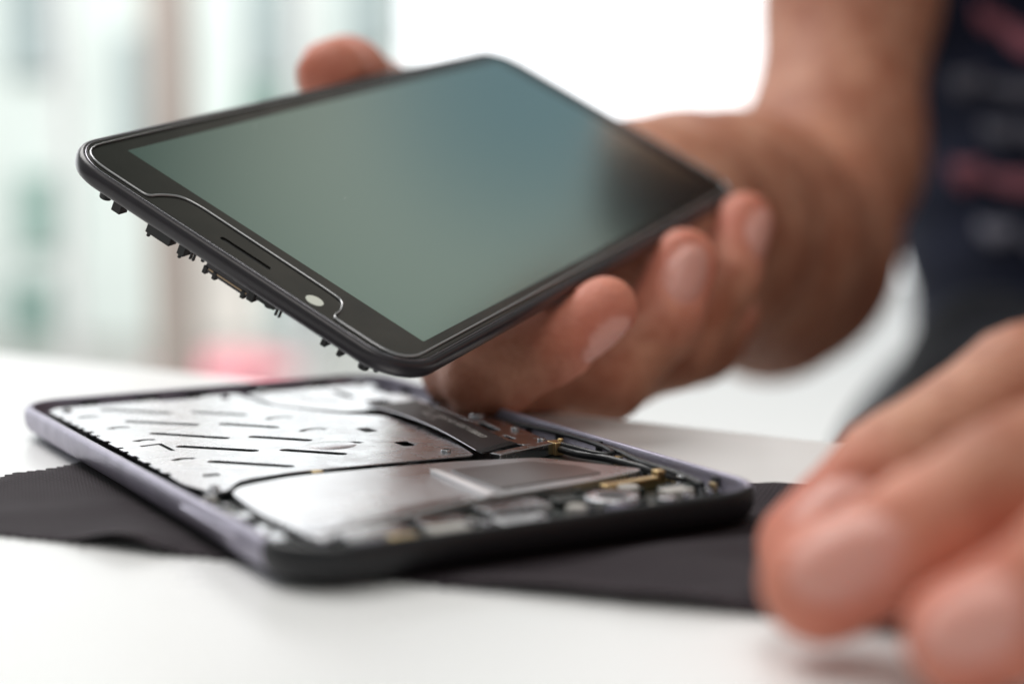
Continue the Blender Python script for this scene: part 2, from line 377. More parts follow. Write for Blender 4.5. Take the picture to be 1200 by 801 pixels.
# far bracket plates
plate('bracket_plate', roundpoly([(9, 48), (25, 48), (40.5, 57), (41.6, 71), (41, 77), (26, 77), (25, 74.5), (15, 74.5), (14, 77.5), (9, 77.5)], 1.0, 4), 3.6, 4.75, M['foil'], body,
      [slot(12, 53, 18, 58, 1.2), slot(22, 56, 28, 61, 1.2), slot(16, 66, 24, 66, 2.2), rr(30, 66, 36, 71, .6, 3)], bevel=.1)
plate('rim_bracket', roundpoly([(44, 75.4), (60, 73.6), (86, 68.8), (90, 69.2), (91, 75.5), (70, 78.6), (44, 79.6)], 1, 4), 3.4, 4.9, M['tin'], body,
      [slot(66, 73.9, 74.5, 72.6, 2.0), slot(80.5, 71.3, 84, 71.0, 1.1)], bevel=.12)
def screw(x, y, z, r=1.1):
    bm = bmesh.new(); disc(bm, x, y, z, z+.5, r)
    s = bm_obj('screw', bm, M['tin'], body, bevel=.12)
    bm = bmesh.new(); box(bm, x-r*.6, y-.12, z+.48, x+r*.6, y+.12, z+.53); box(bm, x-.12, y-r*.6, z+.481, x+.12, y+r*.6, z+.531)
    c = bm_obj('screw_cross', bm, M['slot'], s)
for x, y, z, r in ((59.5, 77.2, 4.9, 1.5), (76.2, 76.2, 4.9, .8), (9, 75, 4.8, 1.3), (37, 74.4, 4.8, 1.2), (102.9, 51.0, 3.6, 1.15), (8.5, 52, 4.8, 1.2), (88.5, 74.6, 4.9, .8)): screw(x, y, z, r)
# flex cable with lettering and ribbed end, arched a little
flx = [(36, 63.4), (36, 74.0), (90.5, 66.9), (94.9, 58.4), (52, 62.2)]
bm = bmesh.new()
NX, NY = 24, 6
def flexpt(s, t):
    a = Vector((38, 62.8)).lerp(Vector((95.2, 58.2)), s); b_ = Vector((38, 74.6)).lerp(Vector((90.6, 67.6)), s)
    a.y += 1.1*math.sin(PI*s)
    p = a.lerp(b_, t); z = 5.2+.75*math.sin(PI*min(1, s*1.05))*(.6+.4*(1-t)) + .1
    return p, z
top = [[None]*(NY+1) for _ in range(NX+1)]; bot = [[None]*(NY+1) for _ in range(NX+1)]
for i in range(NX+1):
    for j in range(NY+1):
        p, z = flexpt(i/NX, j/NY); top[i][j] = bm.verts.new((p.x, p.y, z)); bot[i][j] = bm.verts.new((p.x, p.y, z-.14))
for i in range(NX):
    for j in range(NY):
        bm.faces.new((top[i][j], top[i+1][j], top[i+1][j+1], top[i][j+1])); bm.faces.new((bot[i][j], bot[i][j+1], bot[i+1][j+1], bot[i+1][j]))
for i in range(NX):
    for j in (0, NY): bm.faces.new((top[i][j], top[i+1][j], bot[i+1][j], bot[i][j]))
for j in range(NY):
    for i in (0, NX): bm.faces.new((top[i][j], top[i][j+1], bot[i][j+1], bot[i][j]))
fx = bm_obj('flex_cable', bm, M['flex'], body, smooth=False)
bm = bmesh.new(); tube(bm, [(*flexpt(i/20, 0)[0], flexpt(i/20, 0)[1]-.05) for i in range(21)], .14, 6, 1); bm_obj('cable_edge', bm, M['ring'], fx, smooth=True)
bm = bmesh.new()
for k in range(15):
    t = k/14; a, z = flexpt(.985, t); box(bm, a.x-1.5, a.y-.2, z+.02, a.x+1.2, a.y+.2, z+.2)
bm_obj('cable_ribs', bm, M['black'], fx)
def text(body_, s0, t0, size, m, parent):
    cu = bpy.data.curves.new('lettering', 'FONT'); cu.body = body_; cu.size = size; cu.extrude = 0
    o = bpy.data.objects.new('lettering', cu); COL.objects.link(o); bpy.context.view_layer.update()
    me = bpy.data.meshes.new_from_object(o.evaluated_get(bpy.context.evaluated_depsgraph_get())); bpy.data.objects.remove(o)
    bmx = bmesh.new(); bmx.from_mesh(me)
    for v in bmx.verts:
        s_ = s0+v.co.x*1.15/57.0; t_ = t0+v.co.y/10.5; p, z = flexpt(s_, t_); v.co = (p.x, p.y, z+.035)
    bmesh.ops.recalc_face_normals(bmx, faces=bmx.faces)
    o = bm_obj('lettering', bmx, m, parent)
    return o
for (s_, t_, tx, sz) in ((.30, .44, '44B  E2', 2.3), (.40, .56, 'HA142-408710B007', 2.6), (.22, .76, '2N17', 2.0), (.40, .24, '\u2022 \u2022 \u2022', 2.4)):
    text(tx, s_, t_, sz, M['ink'], fx)
# connector at the end of the flex
bm = bmesh.new()
for (x, y, x2, y2, w, z0, z1) in ((97.4, 59.6, 92.6, 74.2, 2.4, 3.2, 5.5),):
    c = Vector(((x+x2)/2, (y+y2)/2, (z0+z1)/2)); L_ = math.hypot(x2-x, y2-y); a = math.atan2(y2-y, x2-x)
    g = bmesh.ops.create_cube(bm, size=1); bmesh.ops.transform(bm, matrix=Matrix.Translation(c) @ Matrix.Rotation(a, 4, 'Z') @ Matrix.Diagonal((L_, w, z1-z0, 1)), verts=g['verts'])
bm_obj('flex_connector', bm, M['tin'], body, bevel=.2)
bm = bmesh.new(); box(bm, 92.0, 73.6, 3.2, 95.0, 75.6, 5.6); disc(bm, 93.2, 75.8, 5.5, 6.0, .55); bm_obj('gold_contact', bm, M['gold'], body, bevel=.15)
# big foil can (two halves read as one sheet)
bt = roundpoly([(98.2, 9.2), (94.2, 22), (95.6, 40), (97.2, 52), (101.4, 66), (119.5, 76.6), (122.5, 64), (125.0, 41), (131, 22), (137.2, 8.4), (118, 7.4)], [5, 4, 3, 2, 2, 2.5, 2, 2, 2, 3, 3], 5)
plate('battery_cover', bt, 3.2, 4.9, M['foil'], body, bevel=.25, seg=3)
0 and plate('dark_label', roundpoly([(101.2, 37), (102.5, 60), (112, 66), (118.5, 66), (120.5, 45), (121, 37)], 1.5, 4), 4.91, 4.97, mat('grey brown film', (.17, .14, .14), .22, coat=.5, spec=.6), body, bevel=.02)
bm = bmesh.new(); prism(bm, slot(104.0, 44.0, 124.6, 43.0, 1.5, 5), 4.9, 5.5); bm_obj('metal_strip', bm, mat('white strip', (.8, .76, .78), .3), body, bevel=.15)
# far wall pegs, cable loop
bm = bmesh.new(); tube(bm, [(58, 80.4, 4.0), (72, 80.8, 4.6), (86, 81.3, 5.0), (97, 81.2, 5.0), (103.6, 80.1, 4.9), (105.2, 78.2, 4.8), (103.2, 76.6, 4.9), (98, 75.6, 5.1), (93.5, 74.8, 5.2)], .5); bm_obj('black_wire', bm, M['cable'], body, smooth=True)
bm = bmesh.new(); tube(bm, [(100, 81.4, 4.9), (106, 80.6, 5.0), (112, 79.6, 4.9), (118, 78.8, 5.0), (127, 78.6, 4.9), (134, 77.6, 4.7)], .6); bm_obj('black_wire', bm, M['cable'], body, smooth=True)
bm = bmesh.new(); tube(bm, [(94, 74.6, 4.4), (100, 75.2, 4.3), (106, 77.4, 4.3), (116, 78.6, 4.2), (128, 78.8, 4.2)], .7); bm_obj('black_wire', bm, M['cable'], body, smooth=True)
for x in (17, 31, 56, 71, 82, 96, 100.5, 116, 120.5, 131):
    bm = bmesh.new(); w = random.uniform(.7, 1.6); box(bm, x, WH-2.6, 3, x+w, WH-1.5, random.uniform(4.2, 5.4)); bm_obj('rim_clip', bm, M['black'], body, bevel=.1)
for x in (24, 41, 49, 63, 79, 97):
    bm = bmesh.new(); w = random.uniform(.6, 1.2); box(bm, x, 1.6, 3, x+w, 3.2, 4.9); bm_obj('rim_clip', bm, M['black'], body, bevel=.1)
for y in (14, 26, 37, 52, 66):
    bm = bmesh.new(); w = random.uniform(2, 5); box(bm, 1.6, y, 3, 3.4, y+w, 5.2); bm_obj('rim_clip', bm, M['black'], body, bevel=.1)
# components along the near short side
def comp(name, x0, y0, x1, y1, z0, z1, m, rot=0, bev=.25):
    bm = bmesh.new(); box(bm, x0, y0, z0, x1, y1, z1, rot=rot); return bm_obj(name, bm, M[m], body, bevel=bev)
comp('chip', 133.6, 12, 140.2, 22.5, 3, 5.0, 'tin'); comp('chip', 137.2, 24.5, 141, 31, 3, 4.9, 'white')
comp('chip', 131.4, 26, 136.2, 34, 3, 4.6, 'tin'); comp('chip', 128.6, 37.5, 134.0, 49, 3, 4.9, 'tin', .05)
comp('chip', 135.6, 37, 140.6, 45, 3, 4.4, 'foil'); comp('chip', 127.2, 52, 131.0, 60, 3, 4.3, 'pcb')
comp('gold_contact', 125.0, 63, 126.8, 74.5, 3, 5.0, 'gold', .1); comp('gold_contact', 122.8, 75.2, 124.6, 77.0, 3, 5.6, 'gold')
comp('chip', 133.4, 69.0, 136.6, 73.8, 3, 5.0, 'white'); comp('gold_contact', 140.2, 17.5, 142.0, 21.5, 3, 5.2, 'gold')
comp('chip', 129.4, 71.5, 132.4, 78.0, 3, 4.4, 'pcb'); comp('chip', 104, 4.0, 112, 6.6, 3, 4.2, 'pcb'); comp('chip', 114.5, 3.8, 118, 6.4, 3, 4.8, 'tin'); comp('chip', 121, 3.8, 131, 6.4, 3, 4.2, 'tin')
bm = bmesh.new(); disc(bm, 134.6, 59.5, 3, 5.2, 4.6, 32); cm = bm_obj('camera_ring', bm, M['tin'], body, bevel=.4)
bm = bmesh.new(); disc(bm, 134.6, 59.5, 5.15, 5.3, 2.6, 32); bm_obj('lens', bm, M['black'], cm)
bm = bmesh.new(); disc(bm, 128.6, 66.6, 3, 4.8, 1.9, 24); disc(bm, 137.8, 50.8, 3, 5.2, 1.7, 24); bm_obj('standoff', bm, M['white'], body, bevel=.2)
for x, y, r in ((139.2, 34.0, 1.2), (139.6, 66.4, 1.4), (127.4, 78.4, 1.0), (101.5, 5.2, 1.0)): screw(x, y, 4.6, r)
for _ in range(46):
    x = random.uniform(126, 142); y = random.uniform(6, 79); s = random.uniform(.4, 1.1)
    if x-126 < (60-y)*.02: continue
    comp('capacitor', x, y, x+s*1.6, y+s, 3, 3+random.uniform(.6, 1.9), random.choice(['tin', 'white', 'tin', 'pcb', 'pcb']), random.choice([0, PI/2]), .06)
for _ in range(26):
    y = random.uniform(6, 76); x = random.uniform(3.4, 6.6); s = random.uniform(.5, 1.3)
    comp('capacitor', x, y, x+s, y+s*1.8, 3, 3+random.uniform(.6, 1.9), random.choice(['tin', 'white', 'pcb', 'pcb']), 0, .06)
for _ in range(20):
    x = random.uniform(100, 130); y = random.uniform(3.2, 6.2); s = random.uniform(.4, .9)
    comp('capacitor', x, y, x+s*1.7, y+s, 3, 4.3+random.uniform(-.4, .5), random.choice(['tin', 'white', 'pcb']), 0, .06)
for _ in range(24):
    x = random.uniform(106, 134); y = random.uniform(77.5, 81); s = random.uniform(.4, 1.0)
    comp('capacitor', x, y, x+s*1.7, y+s, 3, 4.3+random.uniform(-.4, .5), random.choice(['tin', 'pcb', 'pcb', 'gold']), 0, .06)
comp('spring_contact', 92.4, 26.5, 93.8, 28.4, 3, 5.05, 'gold', 0, .2)
for x, y in ((12, 8), (97.5, 7.4), (12, 42), (89.5, 54)): screw(x, y, 4.98, .95)
plate('foil_patch', roundpoly([(104, 47), (104.5, 62), (112, 67.5), (119, 68), (121, 47)], 1, 4), 4.9, 5.15, mat('grey foil tape', (.33, .31, .31), .3, metal=1, bump=.3, bscale=400, bdist=.0001), body, bevel=.06)
plate('foil_strip', roundpoly([(128.2, 9), (125.6, 20), (123.0, 38), (125, 38.5), (129.6, 22), (134, 9)], .8, 3), 4.9, 5.1, M['tin'], body, bevel=.06)
# near wall small port
bm = bmesh.new(); bmesh.ops.create_cone(bm, cap_ends=True, segments=16, radius1=.6, radius2=.6, depth=.4, matrix=Matrix.Translation((LH+.0, 21, 3.3)) @ Matrix.Rotation(PI/2, 4, 'Y')); bm_obj('microphone_hole', bm, M['slot'], body)

# ================================================================== cleaning cloth
cl = [(-79, 324), (-82.5, 315), (-85.5, 309), (-90, 303), (-91.8, 297.5), (-99, 291), (-110, 284), (-112, 273), (-97, 265.5), (-80, 259.8), (-65, 253.6), (-54, 248.2), (-43, 245.4), (-26, 237.5), (-9, 229.8), (4, 225.6), (16, 221), (31, 216.5), (48, 209), (70, 203), (90, 218), (84, 262), (66, 284), (50, 290.2), (42, 293), (20, 300), (-10, 308), (-45, 318)]
zz = []
for i in range(len(cl)):
    a = Vector(cl[i]); b_ = Vector(cl[(i+1) % len(cl)]); n_ = max(2, int((b_-a).length/.95)); t = (b_-a).normalized(); nr = Vector((-t.y, t.x))
    for k in range(n_):
        q = a.lerp(b_, k/n_)+nr*(.62 if k % 2 else -.62)*random.uniform(.6, 1.2); zz.append((q.x, q.y))
bm = bmesh.new()
vs = [bm.verts.new((p[0], p[1], 0)) for p in zz]; eg = [bm.edges.new((vs[i-1], vs[i])) for i in range(len(vs))]
# interior grid points give the sheet its folds
bmesh.ops.triangle_fill(bm, use_beauty=True, edges=eg)
for _ in range(4):
    long_e = [e for e in bm.edges if e.calc_length() > 3.0]
    if not long_e: break
    bmesh.ops.subdivide_edges(bm, edges=long_e, cuts=1); bmesh.ops.triangulate(bm, faces=bm.faces)
def inside_shell(x, y, m=0):
    d = np.array([x, y])-H0; a, b_ = d@hx, d@hy
    return -m < a < LH+m and -m < b_ < WH+m, min(max(-a, a-LH, -b_, b_-WH), 99)
for v in bm.verts:
    x, y = v.co.x, v.co.y; ins, dist = inside_shell(x, y)
    dist = max(0, dist)
    f = 1-math.exp(-dist/9)
    fold = .5+.5*math.sin(x*.16+y*.09+1.2*math.sin(y*.11)); fold2 = .5+.5*math.sin(x*.07-y*.21+2)
    v.co.z = .32+f*(2.0*fold**2+1.6*fold2**3)*(.3 if x < -78 else .3+.7*min(1, (x+78)/20))
g = bmesh.ops.extrude_face_region(bm, geom=list(bm.faces)); 
bmesh.ops.translate(bm, verts=[v for v in g['geom'] if isinstance(v, bmesh.types.BMVert)], vec=(0, 0, -.28))
clo = bm_obj('cleaning_cloth', bm, M['cloth'], None, smooth=True); clo.data.transform(LOWM)
tag(clo, 'dark plum-black microfibre cloth with zigzag cut edge, spread under the opened phone casing', 'cloth')

# ================================================================== table
td = np.array([.84, -.543]); tp = np.array([-.543, -.84]); E0 = np.array([-143.0, 473.0])
q = [E0-td*900, E0+td*1300, E0+td*1300+tp*800, E0-td*900+tp*1100]
bm = bmesh.new(); prism(bm, [tuple(p) for p in q], -24, 0)
tb = bm_obj('table', bm, M['table'], None, bevel=1.2, seg=3); tb.matrix_world = LOWM; tag(tb, 'white laminate table top on which the phone casing and cloth lie', 'table')
bm = bmesh.new()
cen = sum(q)/4; Mleg = mat('white table leg', (.75, .75, .75), .4)
for p in q:
    c = p+(cen-p)/np.linalg.norm(cen-p)*120; box(bm, c[0]-22, c[1]-22, -815, c[0]+22, c[1]+22, -24)
    bm_obj('leg', bm, Mleg, tb); bm = bmesh.new()
bm.free()

# ================================================================== person (signed distance body, polygonised)
import openvdb
def V(*a): return np.array(a, dtype=np.float32)
def cone_sdf(P, a, b, r1, r2):
    ba = b-a; l2 = float(ba@ba); rr_ = r1-r2; a2 = l2-rr_*rr_; il2 = 1/l2
    pa = P-a; y = pa@ba; z = y-l2
    x2 = pa*l2-y[..., None]*ba; x2 = (x2*x2).sum(-1); y2 = y*y*l2; z2 = z*z*l2
    k = np.sign(rr_)*rr_*rr_*x2
    c1 = np.sign(z)*a2*z2 > k; c2 = np.sign(y)*a2*y2 < k
    return np.where(c1, np.sqrt(x2+z2)*il2-r2, np.where(c2, np.sqrt(x2+y2)*il2-r1, (np.sqrt(x2*a2*il2)+y*rr_)*il2-r1)).astype(np.float32)
def smin(a, b, k):
    if a is None: return b
    if b is None: return a
    h = np.maximum(k-np.abs(a-b), 0)/k
    return np.minimum(a, b)-h*h*k*.25
class Chain:
    def __init__(s, pts, k=2.0):
        s.k = k; s.c = [(np.float32(pts[i][0]), np.float32(pts[i+1][0]), pts[i][1], pts[i+1][1]) for i in range(len(pts)-1)]
    def ev(s, P, near=None, lim=None):
        d = None
        for (a, b, r1, r2) in s.c:
            if near is not None:
                m = (a+b)/2; rad = np.linalg.norm(b-a)/2+max(r1, r2)
                if np.linalg.norm(near-m)-rad > lim: continue
            d = smin(d, cone_sdf(P, a, b, r1, r2), s.k)
        return d
class Group:
    def __init__(s, items, k): s.items = items; s.k = k
    def ev(s, P, near=None, lim=None):
        d = None
        for it in s.items: d = smin(d, it.ev(P, near, lim), s.k)
        return d
def polygonise(group, lo, hi, vox, post=None, B=16):
    lo = np.array(lo, np.float32); hi = np.array(hi, np.float32)
    nb = np.ceil((hi-lo)/(vox*B)).astype(int)
    half = vox*B/2; hd = half*math.sqrt(3)+vox
    I = np.stack(np.meshgrid(*[np.arange(n) for n in nb], indexing='ij'), -1).reshape(-1, 3)
    Cn = (lo+(I+.5)*vox*B-vox*.5).astype(np.float32)
    D = group.ev(Cn)
    grid = openvdb.FloatGrid(4.0*vox)
    g1 = np.arange(B, dtype=np.float32); L = np.stack(np.meshgrid(g1, g1, g1, indexing='ij'), -1)*vox
    for idx, c, d in zip(I, Cn, D):
        o = idx*B
        if d > hd+6: continue
        if d < -hd-14:
            grid.fill(tuple(int(t) for t in o), tuple(int(t)+B-1 for t in o), -4.0*vox, False); continue
        P = L+(lo+o*vox)
        dd = group.ev(P, c, hd*2+max(abs(d), 0)+12)
        if dd is None: continue
        if post: dd = post(P, dd)
        grid.copyFromArray(np.clip(dd, -4*vox, 4*vox).astype(np.float32), ijk=tuple(int(t) for t in o))
    pts, tris, quads = grid.convertToPolygons(isovalue=0.0, adaptivity=0.0)
    return pts*vox+lo, tris, quads
def sdf_mesh(name, group, lo, hi, vox, m, parent=None, post=None, attrs=None):
    pts, tris, quads = polygonise(group, lo, hi, vox, post)
    me = bpy.data.meshes.new(name)
    if len(tris): faces = [tuple(t) for t in tris.tolist()]+[tuple(t) for t in quads.tolist()]
    else: faces = quads.tolist()
    me.from_pydata((pts*MM).tolist(), [], faces); me.update()
    bmx = bmesh.new(); bmx.from_mesh(me); bmesh.ops.recalc_face_normals(bmx, faces=bmx.faces); bmx.to_mesh(me); bmx.free()
    if attrs:
        for k, fn in attrs.items():
            at_ = me.attributes.new(k, 'FLOAT', 'POINT'); at_.data.foreach_set('value', fn(pts).astype(np.float32))
    print(name, len(me.vertices))
    return link(name, me, m, parent, True)

# right hand: under the held screen, fingers curl round its near edge
def A(px, py, d): return at(px, py, d)
rf = {
 'index': [(Ul(100, 42, -31), 10), (A(572, 440, 324), 8.6), (A(650, 402, 321), 7.2), (A(709, 362, 323), 6.3)],
 'middle': [(Ul(116, 46, -33), 10.2), (A(708, 440, 354), 9.4), (A(776, 374, 358), 8.2), (A(801, 308, 362), 7.4)],
 'ring': [(Ul(136, 50, -33), 10), (A(792, 408, 386), 9.2), (A(850, 330, 388), 7.5), (A(872, 260, 395), 6.9)],
 'little': [(Ul(156, 52, -32), 9), (A(826, 402, 420), 8.3), (A(850, 368, 425), 7.2), (A(848, 330, 428), 6.4)],
}
thumb = [(Ul(176, 44, -32), 15), (Ul(155, 12, -26), 13), (Ul(134, -9, -18), 10.5), (Ul(114, -9.5, -8.4), 9.2), (Ul(101, -7.0, -3.6), 8.0)]
rfing = [Chain([(p, r) for p, r in ch], 2.5) for ch in rf.values()]
wristR = A(758, 270, 460)
palm = Group([Chain([(Ul(176, 42, -34), 18), (Ul(112, 38, -33), 13)], 8), Chain([(Ul(178, 50, -34), 17), (Ul(132, 50, -34), 13.5)], 8), Chain([(Ul(178, 54, -34), 15), (Ul(152, 52, -33), 13)], 8),
              Chain([(Ul(176, 36, -33), 16), (Ul(104, 30, -31), 11)], 8), Chain([(Ul(182, 45, -34), 20), (Ul(150, 45, -36), 14)], 8),
              Chain([(A(545, 432, 338), 8.5), (A(620, 428, 352), 9.5), (A(640, 424, 368), 10), (A(720, 412, 395), 12), (A(800, 380, 430), 15)], 8)], 8)
handR = Group([Group(rfing, 1.6), Chain(thumb, 5), palm], 7)
elR = A(930, 298, 664)
armR = Group([Chain([(Ul(180, 46, -34), 21), (wristR, 26.5), (A(802, 272, 506), 32.5), (A(854, 280, 560), 39), (elR+V(0, 0, 4), 35)], 18),
              Chain([(elR, 34), (A(972, 185, 706), 35.5), (A(996, 0, 740), 35), (A(1040, -260, 795), 40), (V(218, 860, 312), 50)], 16),
              Chain([(A(900, 358, 640), 28), (A(938, 335, 668), 24)], 14)], 22)
# left hand: fingertips on the table at the near right
lf = {
 'middle': [(low((108, 212, 40)), 9.5), (A(1185, 572, 200*LS), 7.5), (A(1066, 632, 200*LS), 6.7), (A(964, 680, 203*LS), 7.0)],
 'index': [(low((116, 196, 38)), 9.5), (A(1300, 655, 178*LS), 7.6), (A(1222, 708, 181*LS), 6.6), (A(1134, 745, 186*LS), 6.4)],
 'ring': [(low((112, 230, 40)), 9.5), (A(1200, 452, 232*LS), 7.4), (A(1046, 552, 229*LS), 6.9), (A(945, 640, 226*LS), 6.1)],
 'little': [(low((122, 248, 36)), 8.5), (A(1350, 440, 258*LS), 7.2), (A(1290, 520, 262*LS), 6.4), (A(1238, 560, 262*LS), 5.6)],
}
lfing = [Chain([(p, r) for p, r in ch], 2.5) for ch in lf.values()]
wl = low((188, 232, 40))
palmL = Group([Chain([(low((170, 226, 40)), 16), (b_, 9.5)], 8) for b_ in (low((112, 208, 36)), low((118, 192, 36)), low((114, 228, 34)), low((122, 244, 31)))], 8)
thumbL = Chain([(low((168, 212, 34)), 15), (low((140, 178, 24)), 12), (low((122, 155, 15)), 10), (low((104, 146, 9)), 8.5)], 5)
armL = Chain([(low((168, 227, 40)), 18), (wl, 24), (low((300, 330, 50)), 34), (V(410, 470, 40), 38), (V(470, 660, 120), 44), (V(492, 880, 295), 50)], 18)
torso = Group([Chain([(V(348, 905, -110), 118), (V(348, 905, 130), 112)], 40), Chain([(V(218, 866, 312), 46), (V(492, 885, 292), 46)], 30), Chain([(V(348, 905, 240), 62), (V(348, 890, 380), 52)], 30),
               Chain([(V(280, 910, 120), 60), (V(420, 910, 120), 60)], 30)], 40)
HC = V(322, 836, 500)                       # head, tipped forward and turned towards the work
hf = np.array([-.38, -.75, -.54]); hf /= np.linalg.norm(hf); hs_ = np.cross(hf, [0, 0, 1.]); hs_ /= np.linalg.norm(hs_); hu = np.cross(hs_, hf)
def Hp(s, f, u): return (HC+hs_*s+hf*f+hu*u).astype(np.float32)
head = Group([Chain([(Hp(0, -14, 22), 78), (Hp(0, 16, 14), 70)], 20), Chain([(Hp(0, 22, -20), 58), (Hp(0, 42, -84), 27)], 20), Chain([(Hp(0, 74, 4), 8), (Hp(0, 96, -34), 12)], 8),
              Chain([(Hp(-26, 78, -8), 12), (Hp(26, 78, -8), 12)], 10), Chain([(Hp(-18, 78, -60), 7), (Hp(18, 78, -60), 7)], 5), Chain([(Hp(-76, 0, 2), 11), (Hp(-76, -6, -28), 9)], 4), Chain([(Hp(76, 0, 2), 11), (Hp(76, -6, -28), 9)], 4)], 12)
bodyG = Group([Group([handR, armR], 16), Group([Group([Group(lfing, 1.6), thumbL, palmL], 7), armL], 16), Group([torso, head, Chain([(V(348, 888, 330), 54), (HC+V(10, 30, -60), 52)], 20)], 24)], 24)
Rm = np.stack([uu, vv, nn], 1).astype(np.float32); U0f = U0.astype(np.float32)
E0f = np.float32(E0*LS); tpf = np.float32(tp)
def carve(P, d):
    # flesh yields where it presses on the screen assembly and on the table
    q = (P-U0f)@Rm
    c = np.array([LU/2, WU/2, -2.1], np.float32); h = np.array([LU/2-6, WU/2-6, 2.3-.0], np.float32)
    w = np.abs(q-c)-h; w[..., 2] = np.abs(q[..., 2]-c[2])-2.2
    o = np.maximum(w, 0); o2 = np.sqrt(o[..., 0]**2+o[..., 1]**2)-6.0
    box_ = np.maximum(o2, w[..., 2]); 
    d = np.maximum(d, -(box_-.15))
    onT = (P[..., :2]-E0f)@tpf  # > 0 over the table
    tbl = np.maximum(P[..., 2]-TZ-.2, -(onT+2)); tbl = np.maximum(tbl, -28-P[..., 2])
    return np.maximum(d, -tbl)
def nailspec():
    out = []
    def add(ch, up):
        T = ch[-1][0]; D = T-ch[-2][0]; D = D/np.linalg.norm(D); N = up-D*(up@D); N /= np.linalg.norm(N); S = np.cross(D, N); out.append((T, D, N, S, ch[-1][1]))
    add(rf['index'], np.array([.45, -.65, -.6])); add(rf['middle'], np.array([.05, -1., -.1])); add(rf['ring'], np.array([.45, -.85, -.2])); add(rf['little'], np.array([.5, -.8, -.2]))
    add(thumb, -vv+nn*.3)
    for k in lf: add(lf[k], np.array([-.1, -.85, .5]))
    return out
NS = nailspec()
JN = []
for fd in (rf, lf):
    for ch in fd.values():
        for k in (1, 2):
            D = ch[k+1][0]-ch[k-1][0]; JN.append((np.float32(ch[k][0]), np.float32(D/np.linalg.norm(D)), ch[k][1]))
def f_nail(P):
    m = np.zeros(len(P))
    for T, D, N, S, r in NS:
        q = P-T; a, b_, c = q@D, q@S, q@N
        e = ((a+.6*r)/(.95*r))**2+(b_/(.6*r))**2
        m = np.maximum(m, np.clip((c/r-.0)/.35, 0, 1)*np.clip((1.15-e)/.3, 0, 1)*(c > 0))
    return m
def f_tip(P):
    m = np.zeros(len(P))
    for T, D, N, S, r in NS:
        dd = np.linalg.norm(P-(T-D*r*.4), axis=1); m = np.maximum(m, np.clip(1-(dd-r*.6)/(r*2.2), 0, 1))
    return m*.75
class Nailed:
    """body with shallow nail plates raised at the fingertips"""
def post_all(P, d):
    d = carve(P, d)
    c = P.reshape(-1, 3).mean(0)
    for T, D, N, S, r in NS:
        if np.linalg.norm(c-T) > 45: continue
        q = P-np.float32(T); a, b_, h = q@np.float32(D), q@np.float32(S), q@np.float32(N)
        e = np.sqrt(((a+.6*r)/(.95*r))**2+(b_/(.6*r))**2)
        g = np.exp(-((e-1.0)/.16)**2)*(h > 0)
        d = d+g*.8-np.clip(1.0-e, 0, .2)*1.2*(h > 0)
    for J, D, r in JN:
        if np.linalg.norm(c-J) > 40: continue
        q = P-J; a = q@D; rr2 = np.sqrt(np.maximum((q*q).sum(-1)-a*a, 0)); w_ = np.exp(-(rr2/(r*1.5))**4)
        a = a+.35*np.sin(q[..., 2]*.9+q[..., 0]*.7)
        for o_, am in ((0, .6), (-1.9, .38), (2.0, .34), (4.0, .2)):
            d = d+w_*am*np.exp(-((a-o_)/.42)**2)
    return d
person = sdf_mesh('person', bodyG, (-60, 100, -260), (620, 1060, 600), 1.2, M['skin'], None, post_all, {'tip': f_tip, 'nail': f_nail})
tag(person, 'bare-armed person in navy top holding the screen in one hand, other hand on the table', 'person')
# clothing
hairG = Group([Chain([(Hp(0, -22, 30), 84), (Hp(0, 8, 36), 76)], 20), Chain([(Hp(0, -50, -10), 66), (Hp(0, -60, -60), 40)], 20), Chain([(Hp(0, -92, 40), 34), (Hp(0, -118, 20), 28)], 12)], 20)
def hair_post(P, d):
    q = P-HC; f = q@np.float32(hf); u = q@np.float32(hu); s_ = q@np.float32(hs_)
    d = d+1.2*np.sin(s_*.5+u*.05)+.8*np.sin(s_*.9+2)
    return np.maximum(d, (f-34)+np.maximum(0, 30-u)*.8)
M['hair'] = mat('dark brown hair', (.02, .013, .009), .5, bump=.6, bscale=300, bdist=.001)
hair = sdf_mesh('hair', hairG, (150, 700, 320), (520, 1060, 660), 3, M['hair'], person, hair_post)
shirtG = Group([Chain([(V(349, 895, -110), 128), (V(347, 900, 60), 138), (V(348, 900, 170), 118)], 40), Chain([(V(240, 890, 130), 68), (V(238, 852, 322), 55)], 20), Chain([(V(460, 896, 170), 62), (V(450, 880, 298), 52)], 20), Chain([(V(238, 852, 322), 55), (V(450, 880, 300), 52)], 20),
                Chain([(V(330, 840, -60), 96), (V(350, 850, 60), 100)], 40)], 30)
def shirt_post(P, d):
    w = 1.6*np.sin(P[..., 2]*.07+P[..., 0]*.045+1.5*np.sin(P[..., 0]*.03))+1.0*np.sin(P[..., 2]*.15-P[..., 0]*.09)
    d = d+w
    d = np.maximum(d, P[..., 2]-382)  # neckline
    neck = np.sqrt((P[..., 0]-348)**2+((P[..., 1]-890))**2+((P[..., 2]-375)*1.3)**2)-74
    return np.maximum(d, -neck)
shirt = sdf_mesh('shirt', shirtG, (140, 680, -280), (560, 1060, 420), 4, M['shirt'], person, shirt_post)
trG = Group([Chain([(A(1162, 446, 700), 38), (A(1170, 560, 640), 40), (V(226, 700, -106), 70)], 20), Chain([(V(346, 900, -160), 138), (V(346, 880, -100), 120)], 30), Chain([(V(262, 880, -130), 92), (V(226, 700, -106), 76), (V(222, 520, -120), 66), (V(215, 480, -460), 52), (V(215, 480, -690), 42)], 20),
             Chain([(V(430, 880, -130), 92), (V(470, 680, -118), 76), (V(500, 520, -120), 66), (V(505, 490, -460), 52), (V(505, 490, -690), 42)], 20)], 25)
